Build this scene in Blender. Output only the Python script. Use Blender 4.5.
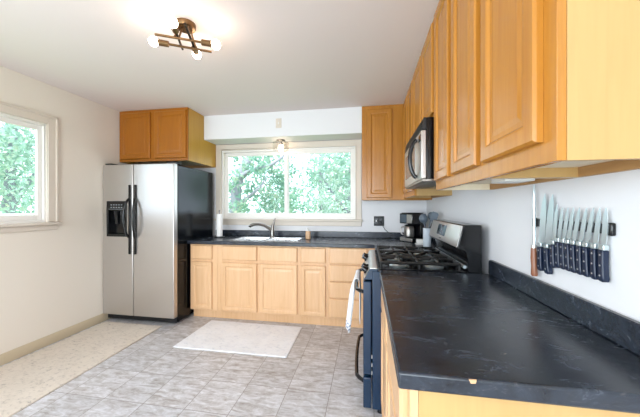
import bpy, bmesh, math, random
from mathutils import Vector, Matrix
random.seed(7)
for o in list(bpy.data.objects):
    bpy.data.objects.remove(o)
SC = bpy.context.scene
COL = SC.collection
PI = math.pi

# ------------------------------------------------------------------ camera, world, sun, large lights, exposure
F_PX, YAW, EYE, HORIZON = 278.9, 0.1685, 1.289, 207.26
cam_data = bpy.data.cameras.new('camera')
cam_data.sensor_fit = 'HORIZONTAL'
cam_data.sensor_width = 36.0
cam_data.lens = F_PX / 640 * 36.0
cam_data.shift_y = (HORIZON - 208.5) / 640 * 1.0
cam_data.clip_start = 0.02
cam = bpy.data.objects.new('camera', cam_data)
COL.objects.link(cam)
cam.location = (0, 0, EYE)
cam.rotation_euler = (PI / 2, 0, YAW)
SC.camera = cam

world = bpy.data.worlds.new('sky')
SC.world = world
world.use_nodes = True
bg = world.node_tree.nodes['Background']
bg.inputs['Color'].default_value = (0.76, 0.88, 1.0, 1)
bg.inputs['Strength'].default_value = 3.4

def light(name, kind, loc, rot, energy, color, size=None, size_y=None):
    d = bpy.data.lights.new(name, kind)
    d.energy = energy
    d.color = color
    if kind == 'AREA':
        d.shape = 'RECTANGLE'
        d.size = size
        d.size_y = size_y
    o = bpy.data.objects.new(name, d)
    COL.objects.link(o)
    o.location = loc
    o.rotation_euler = rot
    return o

sun = light('sun', 'SUN', (0, -4, 9), (math.radians(38), 0, math.radians(18)), 3.2, (1.0, 0.96, 0.88))
sun.data.angle = math.radians(2)
# added fill light behind the camera, standing in for unseen rear daylight
light('rear_fill', 'AREA', (-1.1, -2.9, 1.25), (math.radians(90), 0, 0), 100, (0.84, 0.92, 1.0), 2.8, 2.1)
# added cool fill light from the side; the wall has no glazing here
light('side_fill', 'AREA', (-2.90, -0.9, 1.45), (math.radians(90), 0, math.radians(-90)), 62, (0.74, 0.87, 1.0), 1.9, 1.5)
# sky portals at the two windows (they only guide the sampling of the sky)
for nm, loc, rot, sx, sy in (('portal_back', (-1.055, 3.66, 1.6), (math.radians(-90), 0, 0), 1.8, 0.9),
                             ('portal_side', (-3.09, 1.57, 1.6), (math.radians(90), 0, math.radians(-90)), 1.14, 0.9)):
    p = light(nm, 'AREA', loc, rot, 10, (1, 1, 1), sx, sy)
    p.data.cycles.is_portal = True

SC.view_settings.view_transform = 'Standard'
SC.view_settings.look = 'None'
SC.view_settings.gamma = 1.0
SC.view_settings.use_curve_mapping = False
SC.view_settings.exposure = 0.27

# ------------------------------------------------------------------ materials
def lin(r, g, b):
    f = lambda c: (c / 255 / 12.92) if c / 255 <= 0.04045 else ((c / 255 + 0.055) / 1.055) ** 2.4
    return (f(r), f(g), f(b), 1)

def mat(name, color, rough=0.5, metal=0.0, **kw):
    m = bpy.data.materials.new(name)
    m.use_nodes = True
    b = m.node_tree.nodes['Principled BSDF']
    b.inputs['Base Color'].default_value = color
    b.inputs['Roughness'].default_value = rough
    b.inputs['Metallic'].default_value = metal
    for k, v in kw.items():
        b.inputs[k.replace('_', ' ')].default_value = v
    return m

class NT:
    def __init__(self, m):
        self.m = m
        self.t = m.node_tree
        self.b = self.t.nodes['Principled BSDF']
    def new(self, kind, **props):
        n = self.t.nodes.new(kind)
        for k, v in props.items():
            setattr(n, k, v)
        return n
    def link(self, a, b):
        self.t.links.new(a, b)
    def coords(self, scale, rot=(0, 0, 0)):
        c = self.new('ShaderNodeTexCoord')
        mp = self.new('ShaderNodeMapping')
        mp.inputs['Scale'].default_value = scale
        mp.inputs['Rotation'].default_value = rot
        self.link(c.outputs['Object'], mp.inputs['Vector'])
        return mp.outputs['Vector']
    def noise(self, vec, scale, detail=4, rough=0.55, dist=0.0):
        n = self.new('ShaderNodeTexNoise')
        n.inputs['Scale'].default_value = scale
        n.inputs['Detail'].default_value = detail
        n.inputs['Roughness'].default_value = rough
        n.inputs['Distortion'].default_value = dist
        self.link(vec, n.inputs['Vector'])
        return n.outputs['Fac']
    def ramp(self, fac, stops):
        r = self.new('ShaderNodeValToRGB')
        el = r.color_ramp.elements
        while len(el) < len(stops):
            el.new(0.5)
        for e, (p, c) in zip(el, stops):
            e.position = p
            e.color = c
        self.link(fac, r.inputs['Fac'])
        return r.outputs['Color']
    def mix(self, fac, a, b, mode='MIX'):
        n = self.new('ShaderNodeMix', data_type='RGBA', blend_type=mode)
        for i, v in ((0, fac), (6, a), (7, b)):
            if hasattr(v, 'links'):
                self.link(v, n.inputs[i])
            else:
                n.inputs[i].default_value = v
        return n.outputs[2]
    def bump(self, fac, strength, dist=0.002):
        n = self.new('ShaderNodeBump')
        n.inputs['Strength'].default_value = strength
        n.inputs['Distance'].default_value = dist
        self.link(fac, n.inputs['Height'])
        self.link(n.outputs['Normal'], self.b.inputs['Normal'])

def wood(name, dark, light_, rough=0.32, axis='z'):
    m = mat(name, light_, rough)
    t = NT(m)
    sc = {'z': (14, 14, 0.9), 'x': (0.9, 14, 14), 'y': (14, 0.9, 14)}[axis]
    v = t.coords(sc)
    fine = t.noise(v, 3.0, 6, 0.6, 0.6)
    v2 = t.coords((2.2, 2.2, 0.5))
    broad = t.noise(v2, 1.6, 3, 0.5, 0.3)
    c1 = t.ramp(fine, [(0.25, tuple(d * 0.5 + l * 0.5 for d, l in zip(dark, light_))), (0.6, light_)])
    c2 = t.ramp(broad, [(0.3, (0.90, 0.86, 0.80, 1)), (0.7, (1, 1, 1, 1))])
    col = t.mix(1.0, c1, c2, 'MULTIPLY')
    t.link(col, t.b.inputs['Base Color'])
    return m

def plaster(name, color, strength=0.06):
    m = mat(name, color, 0.72)
    t = NT(m)
    n = t.noise(t.coords((1, 1, 1)), 160, 3)
    t.bump(n, strength, 0.001)
    return m

M = {}
M['wall'] = plaster('wall_paint', lin(228, 228, 230))
M['ceiling'] = plaster('ceiling_paint', lin(231, 221, 218))
M['baseboard'] = mat('beige_baseboard', lin(196, 180, 152), 0.45)
M['left_wall'] = plaster('lamp_warmed_wall_paint', lin(230, 221, 208))  # warm lamp tint put into the wall colour
M['trim'] = mat('trim_paint', lin(216, 205, 191), 0.4)
M['vinyl'] = mat('window_vinyl', lin(236, 232, 226), 0.35)
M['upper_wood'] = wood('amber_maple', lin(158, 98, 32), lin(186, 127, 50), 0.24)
M['fridge_wood_shaded'] = wood('amber_maple_shaded', lin(140, 80, 10), lin(164, 98, 16))  # amber maple again, weaker warm light above the fridge mixed into its colour
M['base_wood'] = wood('pale_maple', lin(206, 158, 112), lin(226, 186, 144))
M['pale_ply'] = wood('pale_veneer', lin(182, 146, 90), lin(194, 158, 102), 0.45)
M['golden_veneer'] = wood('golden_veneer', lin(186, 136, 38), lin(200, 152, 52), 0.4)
M['raw_wood'] = wood('raw_underside_wood', lin(150, 110, 66), lin(184, 142, 92), 0.6, 'y')
M['bare_board'] = wood('bare_board', lin(232, 216, 190), lin(242, 230, 208), 0.6, 'y')
M['steel'] = mat('brushed_steel', lin(196, 192, 188), 0.34, 0.9)
M['chrome'] = mat('chrome', lin(205, 205, 205), 0.16, 1.0)
M['blade'] = mat('knife_steel', lin(214, 226, 230), 0.28, 0.85)
M['nickel'] = mat('brushed_nickel', lin(150, 146, 140), 0.3, 0.95)
M['bronze'] = mat('warm_bronze', lin(120, 92, 62), 0.35, 0.85)
M['darkrod'] = mat('dark_rod', lin(52, 40, 30), 0.4, 0.7)
M['black'] = mat('black_gloss', lin(9, 10, 13), 0.15)
M['black_side'] = mat('black_textured_side', lin(8, 12, 17), 0.16, Specular_IOR_Level=0.3)
M['black_matte'] = mat('black_matte', lin(20, 20, 22), 0.5)
M['iron'] = mat('cast_iron', lin(11, 11, 11), 0.5)
M['range_blue'] = mat('blue_black_enamel', lin(18, 44, 70), 0.22)
M['knife_handle'] = mat('black_knife_handle', lin(22, 34, 58), 0.32)
M['rivet'] = mat('rivet', lin(205, 205, 205), 0.3, 0.6)
M['brown_wood'] = wood('walnut_handle', lin(112, 70, 48), lin(150, 98, 72))
M['white_plastic'] = mat('white_plastic', lin(240, 238, 234), 0.4)
M['paper'] = mat('paper', lin(245, 243, 240), 0.9)
M['grey_silicone'] = mat('grey_silicone', lin(88, 100, 112), 0.5)
M['crock'] = mat('crock_glaze', lin(205, 214, 222), 0.3)
M['tan'] = mat('tan_bottle', lin(206, 164, 122), 0.4)
M['display'] = mat('display_glass', lin(70, 84, 96), 0.12)
M['micro_glass'] = mat('microwave_window', lin(150, 150, 150), 0.2, 0.6)
M['button'] = mat('button_print', lin(150, 156, 160), 0.4)

# glass
def glass(name, tint=(1, 1, 1, 1), gloss=0.06):
    m = bpy.data.materials.new(name)
    m.use_nodes = True
    t = m.node_tree
    t.nodes.clear()
    out = t.nodes.new('ShaderNodeOutputMaterial')
    mx = t.nodes.new('ShaderNodeMixShader')
    tr = t.nodes.new('ShaderNodeBsdfTransparent')
    gl = t.nodes.new('ShaderNodeBsdfGlossy')
    tr.inputs['Color'].default_value = tint
    gl.inputs['Roughness'].default_value = 0.03
    mx.inputs['Fac'].default_value = gloss
    t.links.new(tr.outputs[0], mx.inputs[1])
    t.links.new(gl.outputs[0], mx.inputs[2])
    t.links.new(mx.outputs[0], out.inputs['Surface'])
    return m
M['pane'] = glass('window_glass', (0.98, 0.99, 1.0, 1), 0.008)
M['shade_glass'] = glass('clear_shade_glass', (0.97, 0.97, 0.96, 1), 0.12)
M['carafe'] = glass('carafe_glass', (0.6, 0.6, 0.6, 1), 0.25)

def emit(name, color, strength):
    m = bpy.data.materials.new(name)
    m.use_nodes = True
    b = m.node_tree.nodes['Principled BSDF']
    b.inputs['Base Color'].default_value = (0.9, 0.9, 0.9, 1)
    b.inputs['Emission Color'].default_value = color
    b.inputs['Emission Strength'].default_value = strength
    return m
M['bulb'] = emit('lit_bulb', (1.0, 0.78, 0.61, 1), 26)

# slate laminate
def slate():
    m = mat('dark_slate_laminate', lin(40, 40, 44), 0.22)
    t = NT(m)
    v = t.coords((1.4, 2.6, 2.6), (0, 0, math.radians(35)))
    n1 = t.noise(v, 6.0, 10, 0.72, 0.8)
    n2 = t.noise(t.coords((4, 10, 10), (0, 0, math.radians(28))), 6.5, 10, 0.78, 1.2)
    base = t.ramp(n1, [(0.30, lin(24, 27, 33)), (0.54, lin(40, 46, 56)), (0.78, lin(70, 79, 93))])
    vein = t.ramp(n2, [(0.56, (0, 0, 0, 1)), (0.72, (0.36, 0.36, 0.36, 1))])
    col = t.mix(vein, base, lin(128, 126, 128))
    t.link(col, t.b.inputs['Base Color'])
    r = t.ramp(n1, [(0.3, (0.20, 0.20, 0.20, 1)), (0.7, (0.30, 0.30, 0.30, 1))])
    t.link(r, t.b.inputs['Roughness'])
    t.bump(n2, 0.12, 0.001)
    return m
M['slate'] = slate()

def tile_floor():
    m = mat('vinyl_tile', lin(170, 165, 160), 0.35)
    t = NT(m)
    c = t.new('ShaderNodeTexCoord')
    mp = t.new('ShaderNodeMapping')
    mp.inputs['Location'].default_value = (0.258 + 0.2985 * 20, -1.915 + 0.305 * 20, 0)
    t.link(c.outputs['Object'], mp.inputs['Vector'])
    br = t.new('ShaderNodeTexBrick', offset=0.0, squash=1.0)
    br.inputs['Scale'].default_value = 1.0
    br.inputs['Brick Width'].default_value = 0.2985
    br.inputs['Row Height'].default_value = 0.305
    br.inputs['Mortar Size'].default_value = 0.0022
    br.inputs['Mortar Smooth'].default_value = 0.3
    br.inputs['Color1'].default_value = (0.0, 0.0, 0.0, 1)
    br.inputs['Color2'].default_value = (1, 1, 1, 1)
    br.inputs['Mortar'].default_value = (0.5, 0.5, 0.5, 1)
    t.link(mp.outputs['Vector'], br.inputs['Vector'])
    # every tile shifts its own streaks
    sh = t.new('ShaderNodeVectorMath', operation='MULTIPLY_ADD')
    t.link(br.outputs['Color'], sh.inputs[0])
    sh.inputs[1].default_value = (3.1, 5.7, 1.3)
    t.link(c.outputs['Object'], sh.inputs[2])
    st = t.new('ShaderNodeMapping')
    st.inputs['Scale'].default_value = (4.0, 13.0, 1)
    t.link(sh.outputs[0], st.inputs['Vector'])
    n1 = t.noise(st.outputs['Vector'], 2.2, 8, 0.68, 0.8)
    n2 = t.noise(t.coords((1, 1, 1)), 30, 6, 0.7)
    body = t.ramp(n1, [(0.30, lin(156, 148, 142)), (0.48, lin(200, 198, 200)), (0.66, lin(226, 227, 233))])
    speck = t.ramp(n2, [(0.35, (0.84, 0.83, 0.82, 1)), (0.6, (1, 1, 1, 1))])
    col = t.mix(1.0, body, speck, 'MULTIPLY')
    per = t.ramp(br.outputs['Color'], [(0.0, (0.88, 0.88, 0.88, 1)), (1.0, (1.06, 1.05, 1.04, 1))])
    col = t.mix(1.0, col, per, 'MULTIPLY')
    col = t.mix(br.outputs['Fac'], col, lin(132, 124, 118))
    t.link(col, t.b.inputs['Base Color'])
    t.bump(n1, 0.1, 0.001)
    return m
M['floor'] = tile_floor()

def rug_mat(name, base, fleck, dark, scale):
    m = mat(name, base, 0.95)
    t = NT(m)
    n1 = t.noise(t.coords((1, 1.6, 1)), scale, 9, 0.75, 0.5)
    n2 = t.noise(t.coords((1, 1, 1)), 6, 6, 0.6, 0.6)
    c1 = t.ramp(n1, [(0.34, dark), (0.41, fleck), (0.50, base)])
    c2 = t.ramp(n2, [(0.3, (0.93, 0.925, 0.92, 1)), (0.65, (1, 1, 1, 1))])
    t.link(t.mix(1.0, c1, c2, 'MULTIPLY'), t.b.inputs['Base Color'])
    t.bump(t.noise(t.coords((1, 1, 1)), 300, 2), 0.5, 0.002)
    return m
M['runner'] = rug_mat('cream_runner_weave', lin(220, 209, 196), lin(206, 195, 183), lin(160, 151, 145), 26)
M['mat'] = rug_mat('pale_grey_mat_weave', lin(248, 250, 255), lin(240, 243, 250), lin(216, 220, 230), 22)

def leaf_mat(name, a, b, c):
    m = mat(name, a, 0.6)
    t = NT(m)
    n = t.noise(t.coords((1, 1, 1)), 2.6, 5, 0.7)
    col = t.ramp(n, [(0.3, a), (0.5, b), (0.68, c)])
    t.link(col, t.b.inputs['Base Color'])
    t.b.inputs['Subsurface Weight'].default_value = 0.0
    tr = t.new('ShaderNodeBsdfTranslucent')
    t.link(col, tr.inputs['Color'])
    mx = t.new('ShaderNodeMixShader')
    mx.inputs['Fac'].default_value = 0.45
    out = t.t.nodes['Material Output']
    t.link(t.b.outputs[0], mx.inputs[1])
    t.link(tr.outputs[0], mx.inputs[2])
    t.link(mx.outputs[0], out.inputs['Surface'])
    return m
M['leaf'] = leaf_mat('teal_green_leaves', lin(96, 140, 122), lin(140, 178, 158), lin(200, 208, 180))
M['leaf2'] = leaf_mat('pale_green_leaves', lin(124, 158, 142), lin(168, 196, 180), lin(216, 218, 196))
M['bark'] = mat('pale_bark', lin(146, 146, 154), 0.9)
M['grass'] = mat('lawn', lin(120, 150, 90), 0.9)
M['siding'] = mat('rail_paint', lin(235, 235, 235), 0.6)

def towel_mat():
    m = mat('towel_cloth', lin(238, 238, 240), 0.95)
    t = NT(m)
    c = t.new('ShaderNodeTexCoord')
    s = t.new('ShaderNodeSeparateXYZ')
    t.link(c.outputs['Object'], s.inputs[0])
    w = t.new('ShaderNodeMath', operation='MULTIPLY_ADD')
    t.link(s.outputs['Z'], w.inputs[0])
    w.inputs[1].default_value = 1.0
    w.inputs[2].default_value = 0.0
    k = lambda x: (x, x, x, 1)
    r = t.ramp(w.outputs[0], [(0.0, k(0)), (0.397, k(0)), (0.402, k(1)), (0.408, k(1)), (0.412, k(0)), (0.424, k(0)), (0.428, k(1)), (0.434, k(1)), (0.438, k(0))])
    t.link(t.mix(r, lin(240, 240, 242), lin(128, 146, 170)), t.b.inputs['Base Color'])
    return m
M['towel'] = towel_mat()

# ------------------------------------------------------------------ mesh helpers
class MB:
    def __init__(self):
        self.v, self.f, self.mi = [], [], []
    def add(self, vs, fs, mi=0):
        n = len(self.v)
        self.v += [Vector(p) for p in vs]
        self.f += [tuple(i + n for i in f) for f in fs]
        self.mi += [mi] * len(fs)
        return self
    def box(self, x0, x1, y0, y1, z0, z1, mi=0):
        vs = [(x, y, z) for z in (z0, z1) for y in (y0, y1) for x in (x0, x1)]
        return self.add(vs, [(0, 2, 3, 1), (4, 5, 7, 6), (0, 1, 5, 4), (2, 6, 7, 3), (0, 4, 6, 2), (1, 3, 7, 5)], mi)
    def prism(self, poly, axis, a0, a1, mi=0):
        n = len(poly)
        def P(u, w, a):
            return {'x': (a, u, w), 'y': (u, a, w), 'z': (u, w, a)}[axis]
        vs = [P(u, w, a0) for u, w in poly] + [P(u, w, a1) for u, w in poly]
        fs = [tuple(range(n)), tuple(range(2 * n - 1, n - 1, -1))]
        fs += [(i, (i + 1) % n, n + (i + 1) % n, n + i) for i in range(n)]
        return self.add(vs, fs, mi)
    def tube(self, pts, r, n=10, mi=0, flat=None):
        pts = [Vector(p) for p in pts]
        rs = r if isinstance(r, (list, tuple)) else [r] * len(pts)
        vs, fs = [], []
        up = None
        for i, p in enumerate(pts):
            d = (pts[min(i + 1, len(pts) - 1)] - pts[max(i - 1, 0)]).normalized()
            if up is None:
                up = Vector((0, 0, 1)) if abs(d.z) < 0.9 else Vector((0, 1, 0))
            a = d.cross(up).normalized()
            b = a.cross(d).normalized()
            up = b
            for k in range(n):
                t = 2 * PI * k / n
                vs.append(p + a * math.cos(t) * rs[i] + b * math.sin(t) * rs[i] * (flat or 1))
        for i in range(len(pts) - 1):
            for k in range(n):
                fs.append((i * n + k, i * n + (k + 1) % n, (i + 1) * n + (k + 1) % n, (i + 1) * n + k))
        fs.append(tuple(range(n - 1, -1, -1)))
        fs.append(tuple(range((len(pts) - 1) * n, len(pts) * n)))
        return self.add(vs, fs, mi)
    def cyl(self, p0, p1, r, n=20, mi=0):
        return self.tube([p0, p1], r, n, mi)
    def lathe(self, prof, c, n=24, mi=0, axis='z'):
        vs, fs = [], []
        for r, h in prof:
            for k in range(n):
                t = 2 * PI * k / n
                a, b = r * math.cos(t), r * math.sin(t)
                vs.append({'z': (c[0] + a, c[1] + b, c[2] + h), 'x': (c[0] + h, c[1] + a, c[2] + b), 'y': (c[0] + a, c[1] + h, c[2] + b)}[axis])
        for i in range(len(prof) - 1):
            for k in range(n):
                fs.append((i * n + k, i * n + (k + 1) % n, (i + 1) * n + (k + 1) % n, (i + 1) * n + k))
        if prof[0][0] > 1e-5:
            fs.append(tuple(range(n - 1, -1, -1)))
        if prof[-1][0] > 1e-5:
            fs.append(tuple(range((len(prof) - 1) * n, len(prof) * n)))
        return self.add(vs, fs, mi)
    def sphere(self, c, r, n=16, mi=0, sz=1.0):
        prof = [(max(r * math.sin(PI * i / 10), 1e-6), -r * sz * math.cos(PI * i / 10)) for i in range(11)]
        return self.lathe(prof, c, n, mi)
    def rings(self, fn, w, h, ring, mi=0):
        """nested rectangles: ring = [(inset, depth)], fn(u, v, d) -> point; last ring closes the face"""
        vs, fs = [], []
        for ins, d in ring:
            vs += [fn(ins, ins, d), fn(w - ins, ins, d), fn(w - ins, h - ins, d), fn(ins, h - ins, d)]
        for i in range(len(ring) - 1):
            for k in range(4):
                fs.append((i * 4 + k, i * 4 + (k + 1) % 4, i * 4 + 4 + (k + 1) % 4, i * 4 + 4 + k))
        fs.append((3, 2, 1, 0))
        e = (len(ring) - 1) * 4
        fs.append((e, e + 1, e + 2, e + 3))
        return self.add(vs, fs, mi)
    def build(self, name, mats, parent=None, bevel=0, smooth=True, loc=None, seg=2):
        me = bpy.data.meshes.new(name)
        org = Vector(loc) if loc is not None else Vector((0, 0, 0))
        if parent is not None:
            org = wloc(parent)
        me.from_pydata([tuple(p - org) for p in self.v], [], self.f)
        bm = bmesh.new()
        bm.from_mesh(me)
        bmesh.ops.remove_doubles(bm, verts=bm.verts, dist=1e-6)
        bmesh.ops.recalc_face_normals(bm, faces=bm.faces)
        bm.to_mesh(me)
        bm.free()
        mats = mats if isinstance(mats, (list, tuple)) else [mats]
        for m in mats:
            me.materials.append(M[m])
        if len(mats) > 1 and len(me.polygons) == len(self.mi):
            for p, i in zip(me.polygons, self.mi):
                p.material_index = i
        if smooth:
            me.shade_smooth()
            me.set_sharp_from_angle(angle=math.radians(38))
        o = bpy.data.objects.new(name, me)
        COL.objects.link(o)
        if parent is not None:
            o.parent = parent
        else:
            o.location = org
        if bevel:
            b = o.modifiers.new('bevel', 'BEVEL')
            b.width = bevel
            b.segments = seg
            b.limit_method = 'ANGLE'
            b.angle_limit = math.radians(40)
        return o

def wloc(o):
    p = Vector((0, 0, 0))
    while o is not None:
        p += o.location
        o = o.parent
    return p

def tag(o, label=None, cat=None, group=None, kind=None):
    if label: o['label'] = label
    if cat: o['category'] = cat
    if group: o['group'] = group
    if kind: o['kind'] = kind
    return o

def thing(name, loc, label, cat, group=None, kind=None):
    o = bpy.data.objects.new(name, None)
    o.empty_display_size = 0.05
    COL.objects.link(o)
    o.location = loc
    return tag(o, label, cat, group, kind)

def copy_tree(o, parent=None):
    c = o.copy()
    COL.objects.link(c)
    if parent is not None:
        c.parent = parent
    for ch in list(o.children):
        copy_tree(ch, c)
    return c

def struct(o):
    o['kind'] = 'structure'
    return o

# ------------------------------------------------------------------ room shell
L, R, B, H = -2.953, 0.704, 3.535, 2.445
REAR = -3.0
WT = 0.12
struct(MB().box(L - WT, R + WT, REAR - WT, B + WT, -0.1, 0).build('floor', 'floor', smooth=False))
struct(MB().box(L - WT, R + WT, REAR - WT, B + WT, H, H + 0.12).build('ceiling', 'ceiling', smooth=False))

def wall_with_hole(mb, axis, a0, a1, t0, t1, z0, z1, hole):
    """axis 'x': runs along x, thickness in y (t0..t1)"""
    h0, h1, hz0, hz1 = hole
    def bx(p0, p1, q0, q1):
        if p1 - p0 < 1e-6 or q1 - q0 < 1e-6: return
        if axis == 'x': mb.box(p0, p1, t0, t1, q0, q1)
        else: mb.box(t0, t1, p0, p1, q0, q1)
    bx(a0, h0, z0, z1)
    bx(h1, a1, z0, z1)
    bx(h0, h1, z0, hz0)
    bx(h0, h1, hz1, z1)
    return mb
BW = (-1.965, -0.146, 1.135, 2.058)
LW = (1.0, 2.142, 1.15, 2.066)
struct(wall_with_hole(MB(), 'x', L - WT, R + WT, B, B + WT, 0, H, BW).build('wall_back', 'wall', smooth=False))
struct(wall_with_hole(MB(), 'y', REAR, B, L - WT, L, 0, H, LW).build('wall_left', 'left_wall', smooth=False))
struct(MB().box(R, R + WT, REAR, B, 0, H).build('wall_right', 'wall', smooth=False))
struct(wall_with_hole(MB(), 'x', L - WT, R + WT, REAR - WT, REAR, 0, H, (-2.6, 0.4, 0.0, 2.2)).build('wall_front', 'wall', smooth=False))  # unseen rear wall, its opening added to let sky light in
struct(MB().box(-2.04, -0.065, 3.235, B - 0.001, 2.142, H - 0.001).build('trim_1', 'wall', smooth=False)).name = 'soffit'

bb = MB()
bb.prism([(L, 0.0), (L + 0.016, 0.0), (L + 0.016, 0.07), (L + 0.006, 0.088), (L, 0.088)], 'y', REAR, B)
struct(bb.build('baseboard_left', 'baseboard'))

# window over the sink
def window_back():
    x0, x1, z0, z1 = BW
    w = thing('window_2', (x0, B, z0), None, None)
    w['kind'] = 'structure'
    c = 0.079
    m = MB()
    m.box(x0 - c, x0, B - 0.016, B, z0, z1 + c)
    m.box(x1, x1 + c - 0.006, B - 0.016, B, z0, z1 + c)
    m.box(x0, x1, B - 0.016, B, z1, z1 + c)
    m.box(x0 - 0.014, x0, B - 0.022, B, z0, z1 + 0.014)
    m.box(x1, x1 + 0.014, B - 0.022, B, z0, z1 + 0.014)
    m.box(x0, x1, B - 0.022, B, z1, z1 + 0.014)
    m.build('casing', 'trim', w, 0.003)
    m = MB()
    for a, b_ in ((x0, x0 + 0.022), (x1 - 0.022, x1)):
        m.box(a, b_, B + 0.01, B + 0.11, z0, z1)
    m.box(x0 + 0.022, x1 - 0.022, B + 0.01, B + 0.11, z1 - 0.025, z1)
    m.box(x0 + 0.022, x1 - 0.022, B + 0.01, B + 0.11, z0, z0 + 0.025)
    m.build('frame', 'vinyl', w, 0.002)
    mid = -1.057
    for i, (a, b_, y) in enumerate(((x0 + 0.022, mid + 0.027, B + 0.05), (mid - 0.027, x1 - 0.022, B + 0.022))):
        s = MB()
        t = 0.044
        zz0, zz1 = z0 + 0.025, z1 - 0.025
        s.box(a, a + t, y, y + 0.026, zz0, zz1)
        s.box(b_ - t, b_, y, y + 0.026, zz0, zz1)
        s.box(a + t, b_ - t, y, y + 0.026, zz0, zz0 + 0.052)
        s.box(a + t, b_ - t, y, y + 0.026, zz1 - 0.046, zz1)
        so = s.build('sash', 'vinyl', w, 0.004)
        MB().box(a + t - 0.004, b_ - t + 0.004, y + 0.010, y + 0.014, zz0 + 0.048, zz1 - 0.042).build('pane', 'pane', so)
    m = MB()
    m.box(x0 - c - 0.012, x1 + c + 0.006, B - 0.045, B + 0.01, z0 - 0.026, z0 - 0.001)
    m.box(x0 - c, x1 + c - 0.006, B - 0.018, B, z0 - 0.085, z0 - 0.026)
    m.build('sill', 'trim', w, 0.005)
window_back()

def window_left():
    y0, y1, z0, z1 = LW
    w = thing('window_1', (L, y0, z0), None, None)
    w['kind'] = 'structure'
    c = 0.081
    m = MB()
    m.box(L, L + 0.016, y0 - c, y0, z0, z1 + c)
    m.box(L, L + 0.016, y1, y1 + c, z0, z1 + c)
    m.box(L, L + 0.016, y0, y1, z1, z1 + c)
    m.box(L, L + 0.024, y0 - c - 0.004, y0 - c + 0.018, z0, z1 + c)
    m.box(L, L + 0.024, y1 + c - 0.018, y1 + c + 0.004, z0, z1 + c)
    m.box(L, L + 0.024, y0 - c, y1 + c, z1 + c - 0.018, z1 + c + 0.004)
    m.build('casing', 'trim', w, 0.004)
    m = MB()
    m.box(L - 0.11, L - 0.012, y0, y0 + 0.014, z0, z1)
    m.box(L - 0.11, L - 0.012, y1 - 0.014, y1, z0, z1)
    m.box(L - 0.11, L - 0.012, y0 + 0.014, y1 - 0.014, z1 - 0.02, z1)
    m.box(L - 0.11, L - 0.012, y0 + 0.014, y1 - 0.014, z0, z0 + 0.02)
    m.build('frame', 'vinyl', w, 0.002)
    mid = 0.5 * (y0 + y1)
    for a, b_, x in ((y0 + 0.014, mid + 0.022, L - 0.092), (mid - 0.022, y1 - 0.014, L - 0.066)):
        s = MB()
        t = 0.036
        zz0, zz1 = z0 + 0.02, z1 - 0.02
        s.box(x, x + 0.026, a, a + t, zz0, zz1)
        s.box(x, x + 0.026, b_ - t, b_, zz0, zz1)
        s.box(x, x + 0.026, a + t, b_ - t, zz0, zz0 + 0.05)
        s.box(x, x + 0.026, a + t, b_ - t, zz1 - 0.045, zz1)
        so = s.build('sash', 'vinyl', w, 0.004)
        MB().box(x + 0.011, x + 0.015, a + t - 0.004, b_ - t + 0.004, zz0 + 0.046, zz1 - 0.041).build('pane', 'pane', so)
    m = MB()
    m.box(L - 0.01, L + 0.05, y0 - c - 0.02, y1 + c + 0.014, z0 - 0.026, z0 - 0.001)
    m.box(L, L + 0.018, y0 - c, y1 + c, z0 - 0.075, z0 - 0.026)
    m.build('sill', 'trim', w, 0.006)
window_left()

# ------------------------------------------------------------------ cabinets
def right(a, b, z): return (R - 0.001 - b, a, z)          # along the right wall: a = y, b = out from the wall
def back(a, b, z): return (a, B - 0.001 - b, z)           # along the back wall: a = x

def lbox(mb, fr, a0, a1, b0, b1, z0, z1, mi=0):
    p, q = fr(a0, b0, z0), fr(a1, b1, z1)
    mb.box(min(p[0], q[0]), max(p[0], q[0]), min(p[1], q[1]), max(p[1], q[1]), z0, z1, mi)

PANEL = lambda t, r: [(0, 0), (0, t - 0.006), (0.006, t), (r - 0.012, t), (r - 0.006, t - 0.002), (r, t - 0.009), (r + 0.014, t - 0.009), (r + 0.03, t - 0.006)]
SLAB = lambda t: [(0, 0), (0, t - 0.007), (0.003, t - 0.004), (0.009, t)]

def front(kind, name, fr, a0, a1, z0, z1, depth, material, parent, t=0.02, rail=0.056):
    mb = MB()
    mb.rings(lambda u, v, d: fr(a0 + u, depth + 0.0005 + d, z0 + v), a1 - a0, z1 - z0, PANEL(t, rail) if kind == 'door' else SLAB(t))
    return mb.build(name, material, parent, smooth=False)

def face_frame(fr, a0, a1, z0, z1, depth, openings, material, parent):
    """stiles and rails round the openings"""
    mb = MB()
    t = 0.019
    xs = sorted(openings)
    lbox(mb, fr, a0, xs[0][0], depth - t, depth, z0, z1)
    lbox(mb, fr, xs[-1][1], a1, depth - t, depth, z0, z1)
    for i, (o0, o1, oz) in enumerate(xs):
        if i: lbox(mb, fr, xs[i - 1][1], o0, depth - t, depth, z0, z1)
        prev = z0
        for q0, q1 in oz:
            lbox(mb, fr, o0, o1, depth - t, depth, prev, q0)
            prev = q1
        lbox(mb, fr, o0, o1, depth - t, depth, prev, z1)
    return mb.build('face_frame', material, parent, 0.001)

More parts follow.
